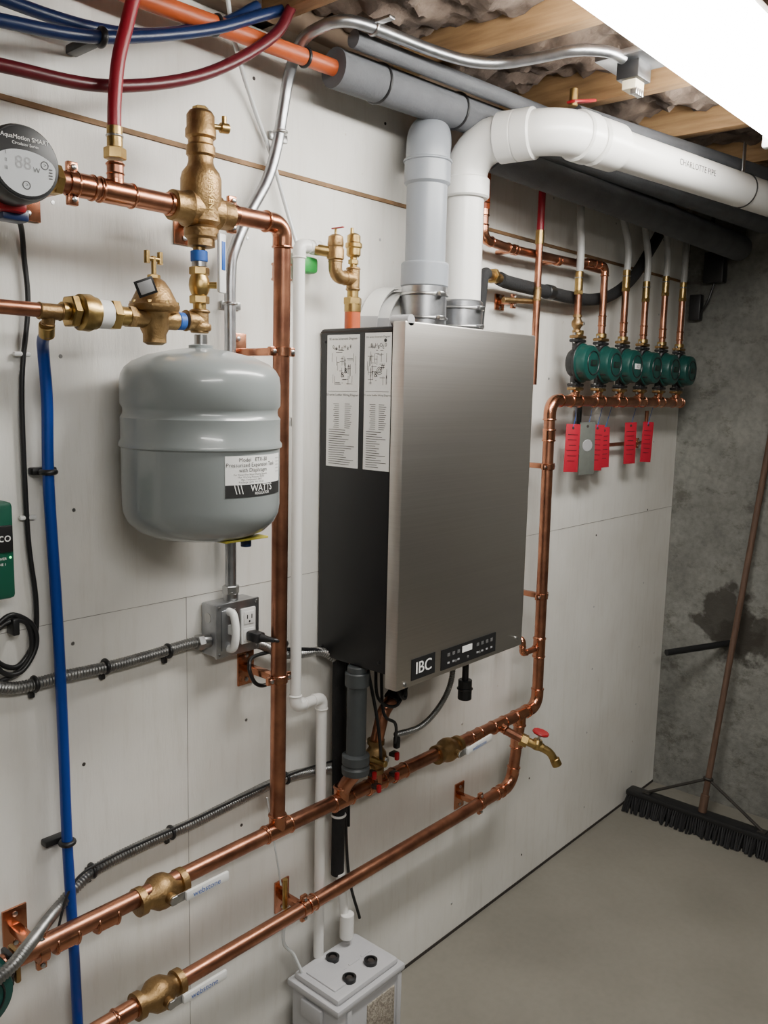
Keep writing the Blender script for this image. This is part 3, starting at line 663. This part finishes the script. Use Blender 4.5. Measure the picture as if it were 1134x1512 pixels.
for i,x in enumerate(PX):
    g=G("circulator_pump.%03d"%(i+1)); z=1.772; y=-.095
    pump_body(g,x,y,z,i)
    g.cyl((x,y,1.672),(x,y,1.69),.0135,COP)
    g.done()
    g=G("zone_pipe" if i==0 else "zone_pipe.%03d"%i); t=tops[i]
    g.cyl((x,y,z+.086),(x,y,z+.10),.017,BRA)
    if i==0:
        g.valve((x-.01,y,z+.12),Z,.0095); g.run([(x-.01,y,z+.14),(x-.012,y,t)],.0115)
        xs=x-.012
    elif i==1:
        g.run([(x,y,z+.09),(x,y,t+.01),(x-.075,y+.01,t+.012),(x-.12,-.06,t+.012)],.0115); g.coupling((x,y,z+.14),Z,.0115); xs=None
    else:
        xs=x+.0; g.run([(x,y,z+.09),(xs,y,t)],.0115); g.coupling((x,y,z+.13),Z,.0115)
    if xs:
        g.hexn((xs,y,t-.06),(xs,y,t-.048),.015,BRA); g.cyl((xs,y,t-.05),(xs,y,t+.01),.0125,BRA); g.ring((xs,y,t-.01),Z,.0125,.002,STEEL)
        lean=(.02,.0,-.055,-.02,0,.055)[i]
        g.tube(catmull([(xs,y,t-.02),(xs+.002,y,t+.08),(xs+lean*.4,y+.01,t+.17),(xs+lean,y+.02,t+.28),(xs+lean*1.3,y+.02,HC+.02)],8),.0115,GREYPEX,14)
    g.hexn((x,y,1.684),(x,y,1.694),.018,BRA)
    g.done()
g=G("circulator_pump.007"); pump_body(g,.528,-.10,.688,0,'X'); g.done()
g=G("zone_tags")
def tag(x,z0,z1,y,m,w=.052,rot=0):
    Rm=Matrix.Rotation(rot,3,'Y')@Matrix.Rotation(radians(-25),3,'Z'); c=V3((x,y,(z0+z1)/2)); h=z1-z0
    g.box(c,(w,.0012,h),m,.0004,Rm)
    if m is TAG:
        for k in range(6):
            dz=h*(.28-k*.11)
            g.box(c+Rm@V3((-.002*(k%2),-.0010,dz)),(w*(.72-.1*(k%3)),.0004,.0018),INK,0,Rm)
    else:
        g.lathe([(w*.32,0),(w*.3,.001)],c+V3((0,-.001,.01)),Rm@V3((0,-1,0)),LG,24)
    g.lathe([(.005,0),(.004,.0008)],c+Rm@V3((0,-.0006,h*.42)),Rm@V3((0,-1,0)),GAP,12)
    g.tube(catmull([(x,y,z1-.01),(x+.006,y-.004,z1+.02),(x+.003,-.075,1.64)],5),.001,BTAPE,6)
tag(2.49,1.425,1.580,-.070,TAG,.055,.03); tag(2.60,1.41,1.585,-.065,TAGG,.062,-.04); tag(2.672,1.42,1.575,-.060,TAG,.058,.05); tag(2.74,1.425,1.565,-.055,TAG,.045,-.07)
tag(2.93,1.43,1.580,-.060,TAG,.052,-.03); tag(3.07,1.43,1.580,-.060,TAG,.050,.05)
g.run([(2.55,-.03,1.50),(3.12,-.03,1.50),(3.12,-.03,1.62)],.007,bend=.012)
g.bracket((3.05,-.03,1.50),X,.007,(.03,.04)); g.cyl((2.60,-.03,1.50),(2.60,-.03,1.64),.008,BLK)
g.done()
# ------------------------------------------------------------ pipes right of the flue
g=G("domestic_copper_pipe")
g.cyl((1.967,-.06,HC-.06),(1.967,-.06,2.16),.0145,ORP); g.coupling((1.967,-.06,2.16),Z,.0125)
g.run([(1.967,-.06,2.17),(1.967,-.06,2.083),(2.10,-.06,2.075),(2.50,-.06,2.082),(2.63,-.06,2.08)],.0125,bend=.025)
for x in(2.12,2.36): g.box((x,-.028,2.072),(.018,.056,.012),COPF,.003); g.coupling((x,-.06,2.075),X,.0125,None,.010)
g.done()
g=G("red_supply_pipe")
g.run([(2.212,-.085,1.70),(2.212,-.085,2.13)],.0105); g.coupling((2.212,-.085,1.96),Z,.0105,BRO,.02)
g.cyl((2.212,-.085,2.10),(2.212,-.085,2.14),.0125,BRA); g.tube(catmull([(2.212,-.085,2.13),(2.214,-.085,2.22),(2.215,-.085,2.32),(2.215,-.085,2.42)],6),.0105,REDP,14)
g.bracket((2.14,-.05,1.935),X,.008,(.045,.045)); g.cyl((2.09,-.05,1.935),(2.21,-.07,1.94),.008,BRO)
g.done()
g=G("insulated_foam_pipe")
g.tube(catmull([(2.03,-.075,1.985),(2.10,-.062,1.982),(2.28,-.06,1.978),(2.48,-.055,1.976),(2.62,-.05,1.985),(2.76,-.045,2.015),(2.90,-.045,2.084),(3.02,-.045,2.19),(3.13,-.045,2.30),(3.18,-.045,2.40)],8),.019,RUB,18)
g.cyl((1.945,-.085,1.99),(2.04,-.073,1.985),.013,BRO); g.hexn((1.985,-.08,1.988),(2.002,-.078,1.987),.021,BRA)
g.tube(catmull([(1.925,-.08,1.83),(1.93,-.085,1.93),(1.935,-.087,1.98),(1.955,-.084,1.99)],6),.016,RUB,16)
g.cyl((2.30,-.06,1.978),(2.335,-.06,1.978),.022,BLK)
g.done()
g=G("grey_insulated_pipe")
g.tube([(1.345,-.105,2.335),(1.9,-.155,2.335),(2.6,-.215,2.335),(XE-.004,-.29,2.335)],.040,GFOAM,28)
g.tube([(1.90,-.115,2.285),(2.6,-.155,2.27),(XE-.004,-.20,2.25)],.048,GFOAM,28)
for x,yy in((1.47,-.116),(1.72,-.139)): g.ring((x,yy,2.335),X,.0405,.0035,BLK)
g.done()
g=G("grey_insulated_pipe.001")
g.tube([(2.0,-.30,2.362),(2.6,-.42,2.362),(XE-.004,-.60,2.362)],.026,GFOAM,24)
g.tube([(1.34,-.165,2.376),(2.0,-.225,2.376)],.018,GFOAM,20)
g.done()
g=G("orange_pex_pipe")
g.tube([(XW+.004,.0-.03,2.345),(.60,-.05,2.34),(.9,-.068,2.335),(1.35,-.105,2.335)],.0165,ORP,18)
for x,y in((1.06,-.081),(1.27,-.098)): g.ring((x,y,2.335),X,.017,.004,BLK)
g.done()
g=G("dark_blue_pex_pipe")
g.tube(catmull([(XW+.01,-.10,2.18),(.2,-.10,2.18),(.5,-.10,2.196),(.644,-.10,2.208),(.812,-.10,2.235),(1.017,-.10,2.308),(1.15,-.10,2.375),(1.22,-.10,2.41)],8),.0105,DBLUE,16)
g.tube(catmull([(.3,-.07,2.29),(.6,-.07,2.255),(.85,-.07,2.262),(1.05,-.075,2.33),(1.16,-.08,2.40)],8),.0105,DBLUE,16)
g.box((.812,-.05,2.235),(.022,.096,.016),BLK,.004); g.ring((.812,-.10,2.235),X,.0115,.006,BLK); g.done()
g=G("dark_red_pex_pipe")
g.tube(catmull([(XW+.01,-.12,2.13),(.2,-.12,2.12),(.5,-.12,2.130),(.641,-.12,2.138),(.81,-.12,2.155),(1.00,-.12,2.224),(1.16,-.12,2.333),(1.215,-.12,2.41)],8),.0105,DRED,16); g.done()
g=G("ceiling_junction_box")
g.box((1.83,-.53,2.392),(.115,.115,.014),GALV,.002); g.box((1.835,-.535,2.368),(.062,.052,.038),BLK,.003); g.box((1.835,-.535,2.341),(.042,.032,.022),BAKE,.002)
for k in range(4): g.box((1.82+.010*k,-.545,2.326),(.006,.014,.014),STEEL,.001)
for dx in(-.045,.045): g.lathe([(.005,0),(.004,.003)],(1.83+dx,-.53,2.385),(0,0,-1),STEEL,10)
g.done()
g=G("ceiling_valve_handle")
g.box((1.97,-.335,2.382),(.11,.024,.007),RED,.003,Matrix.Rotation(radians(-15),3,'Y')); g.cyl((1.93,-.335,2.36),(1.93,-.335,2.40),.01,BRA); g.done()
# ------------------------------------------------------------ condensate neutraliser
g=G("condensate_neutralizer_box")
x0,x1,y0,y1,zt=1.30,1.525,-.205,-.045,.272
g.bx(x0,x1,y0,y1,.0,zt-.02,NEU,.012); g.bx(x0-.008,x1+.008,y0-.008,y1+.006,zt-.03,zt-.012,NEU,.005); g.bx(x0+.004,x1-.004,y0+.004,y1-.004,zt-.016,zt+.004,NEU,.010)
g.bx(x0+.02,x0+.09,y0+.03,y1-.03,zt+.0,zt+.008,NEU,.006)
for (x,y) in((1.40,-.088),(1.374,-.170),(1.455,-.165)):
    g.lathe([(.016,0),(.017,.012),(.011,.014),(.010,.006)],(x,y,zt+.002),Z,BLK,24); g.lathe([(.009,0),(.008,.004)],(x,y,zt+.008),Z,GAP,16)
g.bx(1.40,1.50,y0-.003,y0+.01,.10,.215,GRAN,.003)
for xx in(1.335,1.515): g.bx(xx-.008,xx+.008,y0-.006,y0+.006,.02,.24,NEU,.004)
g.bx(x1-.002,x1+.014,-.16,-.09,.17,.235,BLK,.006); g.bx(x1-.004,x1+.004,-.19,-.06,.04,.15,NEU,.004)
g.bx(x0-.012,x0,-.16,-.09,.19,.235,NEU,.005)
for k in range(3): g.bx(1.385+.045*k-.018,1.385+.045*k+.018,-.135,-.128,zt+.003,zt+.006,NEU,.001)
g.done()
# ------------------------------------------------------------ push broom
g=G("push_broom")
bxx=3.20
g.bx(bxx-.032,bxx+.032,-.62,-.02,.058,.082,BLK,.008)
rb=random.Random(2)
for i in range(64):
    for j in range(6):
        yy=-.61+.58*i/63; xx=bxx-.028+.0112*j; dx,dy=rb.uniform(-.012,.012)+(j-2.5)*.010,rb.uniform(-.006,.006)
        g.tube([(xx,yy,.062),(xx+dx*.5,yy+dy*.5,.035),(xx+dx,yy+dy,.002)],.004,BRIS,5,True,[.0035,.0045,.005])
H0=V3((bxx-.0,-.325,.080)); H1=V3((XE-.014,-.385,1.62))
g.tube([H0,H1],.0118,BWOOD,16); g.cyl(H0,H0+(H1-H0).normalized()*.07,.016,BWOOD)
b=H0+(H1-H0)*.085
for yy in(-.10,-.55): g.tube([b,V3((bxx-.0,yy,.085))],.006,DSTEEL,8); g.box((bxx,yy,.084),(.03,.03,.006),DSTEEL,.001)
g.ring(b,H1-H0,.015,.005,DSTEEL)
g.done()
g=G("pipe_stub"); g.tube([(XE-.003,-.285,.690),(3.22,-.130,.672)],.013,BLK,14); g.done()
g=G("wall_mounted_box"); g.bx(XE-.05,XE-.002,-.16,-.08,2.12,2.24,BLK,.006); g.bx(XE-.04,XE-.002,-.075,-.03,1.98,2.08,BLK,.004)
g.tube(catmull([(XE-.02,-.12,2.13),(XE-.03,-.10,2.05),(XE-.02,-.06,1.99)],6),.005,BLK,8)
g.tube(catmull([(XE-.02,-.12,2.24),(XE-.03,-.10,2.32),(XE-.02,-.10,2.44)],6),.008,BLK,8); g.done()
# ------------------------------------------------------------ camera
yaw,pit,rol,F=radians(41.2207),radians(8.0167),radians(1.29745),1269.1
f=V3((cos(yaw)*cos(pit),sin(yaw)*cos(pit),-sin(pit))); r=V3((sin(yaw),-cos(yaw),0)); u=r.cross(f)
r2=r*cos(rol)+u*sin(rol); u2=u*cos(rol)-r*sin(rol)
cd=bpy.data.cameras.new("camera"); cam=bpy.data.objects.new("camera",cd); bpy.context.collection.objects.link(cam)
cd.sensor_fit='VERTICAL'; cd.sensor_height=24; cd.lens=F/1512*24; cd.clip_start=.02
M=Matrix((r2,u2,-f)).transposed().to_4x4(); M.translation=V3((0,-1.45,1.672)); cam.matrix_world=M
bpy.context.scene.camera=cam
w=bpy.data.worlds.new("world"); bpy.context.scene.world=w; w.use_nodes=True
w.node_tree.nodes["Background"].inputs[0].default_value=(.5,.5,.5,1); w.node_tree.nodes["Background"].inputs[1].default_value=.02
